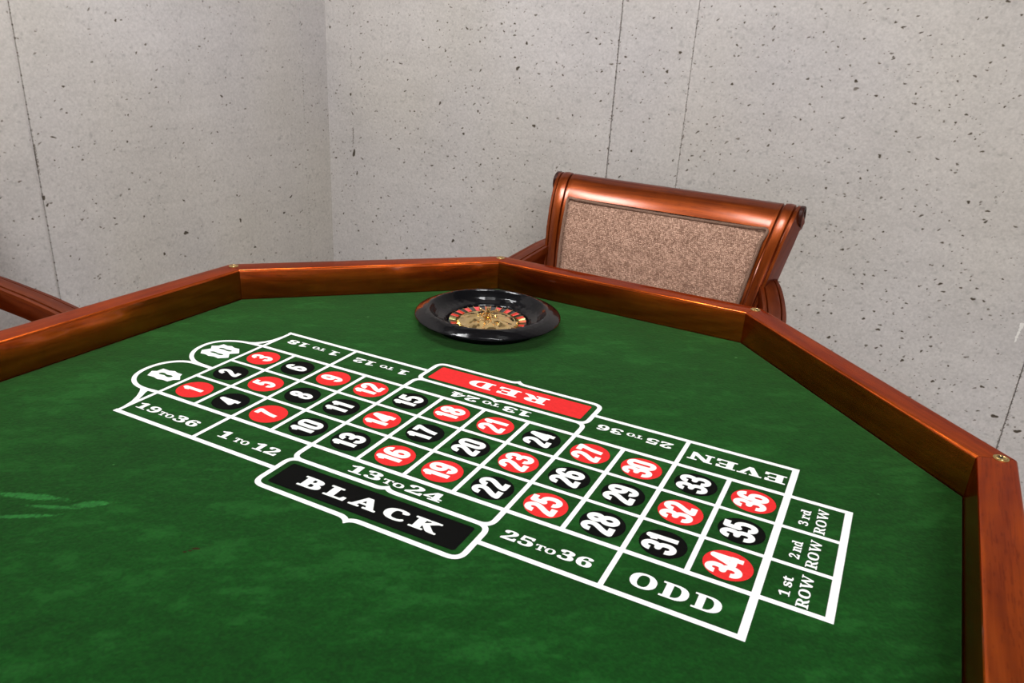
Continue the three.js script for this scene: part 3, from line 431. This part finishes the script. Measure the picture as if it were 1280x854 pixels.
function makeChair(name) {
  const t = group(name);
  // front line of the back, seen from the side: [z forward, y]; it leans away and rolls over at the top
  const FRONT = [[0.065, 0.40], [0.055, 0.50], [0.04, 0.60], [0.018, 0.70], [0.0, 0.755], [-0.02, 0.805], [-0.044, 0.85], [-0.07, 0.887], [-0.094, 0.912], [-0.112, 0.9225], [-0.128, 0.9235], [-0.142, 0.917], [-0.15, 0.905]];
  const BACK = [[-0.005, 0.40], [-0.013, 0.50], [-0.026, 0.60], [-0.046, 0.70], [-0.062, 0.755], [-0.078, 0.80], [-0.096, 0.84], [-0.110, 0.868], [-0.118, 0.878], [-0.124, 0.882], [-0.132, 0.884], [-0.139, 0.888], [-0.143, 0.894]];
  const half = (y) => 0.264 + (y - 0.72) * 0.17;                     // outer half width
  const inner = (y) => 0.224 + (y - 0.71) * 0.125;
  const prof = [[0, -0.004], [0.02, 0], [0.17, 0.0005], [0.2, -0.003], [0.24, -0.0035], [0.28, 0.001], [0.5, 0.0024], [0.72, 0.001], [0.76, -0.0035], [0.8, -0.003], [0.83, 0.0005], [0.97, 0], [1, -0.004]];
  for (const s of [-1, 1]) {
    const rings = FRONT.map(([z, y], i) => {
      const [bz, by] = BACK[i], xi = inner(y) * s, xo = half(y) * s, n = new THREE.Vector2(z - bz, y - by), L = n.length(); n.divideScalar(L);
      const r = prof.map(([f, d]) => new THREE.Vector3(xi + (xo - xi) * f, y + n.y * d, z + n.x * d));
      const cant = 0.016 * Math.min(1, L / 0.05); r.push(new THREE.Vector3(xo + cant * s * 0.85, y - n.y * L * 0.8, z - n.x * L * 0.8), new THREE.Vector3(xo + cant * s * 0.9, by + n.y * 0.004, bz + n.x * 0.004), new THREE.Vector3(xo + cant * s * 0.6, by, bz), new THREE.Vector3(xi, by, bz));
      return r;
    });
    mesh('stile', loft(rings, 0.7), woodChair[0], t);
    const sc = mesh('scroll', toCreasedNormals(new THREE.LatheGeometry([[0, 0], [0.0255, 0], [0.027, 0.002], [0.027, 0.009], [0.0255, 0.011], [0.021, 0.011], [0.0185, 0.007], [0.012, 0.007], [0.009, 0.0095], [0, 0.0105]].map(([x, y]) => new THREE.Vector2(x, y)), 40).rotateZ(-Math.PI / 2 * s), 0.6), scrollShaded, t);
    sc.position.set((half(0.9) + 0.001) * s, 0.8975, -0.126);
  }
  // crest rail between the stiles
  {
    const F = [[-0.0626, 0.8765], ...FRONT.slice(7)], B = [[-0.098, 0.8715], [-0.112, 0.874], ...BACK.slice(8)], outline = [...F, ...B.slice().reverse()], rings = [];
    for (let i = 0; i <= 8; i++) { const f = i / 4 - 1; rings.push(outline.map(([z, y], k) => new THREE.Vector3((inner(y) + 0.0015) * f, y, z))); }
    mesh('crest_rail', loft(rings, 0.6), woodChair[1], t);
  }
  // upholstered back panel, gently domed, with a corded edge
  {
    const NU = 40, NV = 30, ease = (t) => 0.5 - 0.5 * Math.cos(Math.PI * t), z0 = (y) => { for (let i = 1; i < FRONT.length; i++) if (y <= FRONT[i][1]) { const a = FRONT[i - 1], b = FRONT[i], f = (y - a[1]) / (b[1] - a[1]); return a[0] + (b[0] - a[0]) * f; } return -0.06; };
    const pos = [], uv = [], idx = [], pt = (u, v, off) => { const y = 0.47 + (0.874 - 0.47) * v, x = (inner(y) - 0.0005) * (2 * u - 1), d = Math.pow(Math.max(0, 16 * u * (1 - u) * v * (1 - v)), 0.3); return new THREE.Vector3(x, y, z0(y) - 0.008 + 0.016 * d + off); };
    for (let j = 0; j <= NV; j++) for (let i = 0; i <= NU; i++) { const p = pt(ease(i / NU), ease(j / NV), 0); pos.push(p.x, p.y, p.z); uv.push(p.x, p.y); }
    const nf = pos.length / 3; for (let j = 0; j <= NV; j++) for (let i = 0; i <= NU; i++) { const p = pt(ease(i / NU), ease(j / NV), -0.036 - 0.004); pos.push(p.x, p.y, p.z); uv.push(p.x, p.y); }
    for (let j = 0; j < NV; j++) for (let i = 0; i < NU; i++) { const a = j * (NU + 1) + i, b = a + NU + 1; idx.push(a, a + 1, b, b, a + 1, b + 1, nf + a, nf + b, nf + a + 1, nf + b, nf + b + 1, nf + a + 1); }
    const pan = mesh('back_panel', toCreasedNormals(geometry(pos, uv, idx), 0.9), fabric, t); tag(pan, 'woven beige and brown upholstered back panel');
    const pts = []; for (let i = 0; i <= 14; i++) pts.push(pt(0.006, i / 14, 0.007)); for (let i = 1; i <= 20; i++) { const p = pt(i / 20, 1, 0.0095); p.y -= 0.0035 * Math.sin(i / 20 * Math.PI); pts.push(p); } for (let i = 13; i >= 0; i--) pts.push(pt(0.994, i / 14, 0.007));
    mesh('piping', new THREE.TubeGeometry(new THREE.CatmullRomCurve3(pts), 220, 0.0036, 8), fabric, pan);
  }
  // arms sweep out and down from the stiles, run forward and curl into their posts
  const ARM = [[0.262, 0.772, -0.045], [0.28, 0.762, -0.012], [0.297, 0.748, 0.03], [0.312, 0.734, 0.08], [0.322, 0.72, 0.14], [0.326, 0.706, 0.21], [0.324, 0.69, 0.28], [0.316, 0.678, 0.35], [0.304, 0.66, 0.41], [0.294, 0.622, 0.445], [0.286, 0.56, 0.448], [0.28, 0.49, 0.43], [0.275, 0.43, 0.42]];
  for (const s of [-1, 1]) {
    const curve = new THREE.CatmullRomCurve3(ARM.map(([x, y, z]) => new THREE.Vector3(x * s, y, z))), N = 44, rings = [];
    for (let i = 0; i <= N; i++) {
      const p = curve.getPoint(i / N), d = curve.getTangent(i / N), side = new THREE.Vector3(0, 1, 0).cross(new THREE.Vector3(d.x, 0, Math.max(0.25, Math.abs(d.z)))).normalize(), up = new THREE.Vector3().crossVectors(d, side).normalize(); if (up.y < 0 && i < N * 0.6) up.negate();
      const f = i / N, w = 0.025 - 0.004 * Math.max(0, f - 0.6), h = 0.042;
      rings.push([[-1, -0.006], [-0.94, -0.001], [-0.8, 0], [-0.64, -0.0006], [-0.58, -0.004], [-0.5, 0.0006], [0, 0.002], [0.5, 0.0006], [0.58, -0.004], [0.64, -0.0006], [0.8, 0], [0.94, -0.001], [1, -0.006], [1, -h + 0.006], [0.9, -h], [-0.9, -h], [-1, -h + 0.006]].map(([a, b]) => p.clone().addScaledVector(side, a * w).addScaledVector(up, b)));
    }
    mesh('armrest', loft(rings, 0.7), woodChair[0], t);
  }
  // seat and legs
  mesh('seat_frame', rbox(0.54, 0.07, 0.46, 0.012, 0, 0.385, 0.22), woodDark, t);
  mesh('seat_cushion', rbox(0.5, 0.075, 0.42, 0.03, 0, 0.452, 0.235), fabric, t);
  const leg = (w) => { const sq = (y, h, dz = 0) => [[-h, -h], [h, -h], [h, h], [-h, h]].map(([x, z]) => new THREE.Vector3(x, y, z + dz)); return loft([sq(0, w * 0.55), sq(0.03, w * 0.6), sq(0.3, w), sq(0.355, w)], 0.4); };
  for (const [x, z] of [[-0.245, 0.42], [0.245, 0.42], [-0.235, 0.02], [0.235, 0.02]]) { const l = mesh('leg', leg(0.026), woodDark, t); l.position.set(x, 0, z); }
  return t;
}
const chairR = makeChair('armchair'), chairTurn = (dir) => Math.atan2(dir[0], -dir[1]);
{
  const d = 1.70, tc = -0.537; chairR.position.set(NR[0] * d + TR[0] * tc, 0, -(NR[1] * d + TR[1] * tc)); chairR.rotation.y = chairTurn([-NR[0], -NR[1]]);
  tag(chairR, 'wooden armchair with scrolled back and woven beige panel, behind the roulette wheel', 'chair');
  const chairL = chairR.clone(); chairL.name = numbered('armchair'); scene.add(chairL);
  const dl = 1.52, tl = 0.50; chairL.position.set(NL[0] * dl + TL[0] * tl, 0, -(NL[1] * dl + TL[1] * tl)); chairL.rotation.y = chairTurn([-NL[0], -NL[1]]);
  tag(chairL, 'wooden armchair at the left picture edge with only one arm showing over the rail', 'chair');
}
renderer.render(scene, camera);
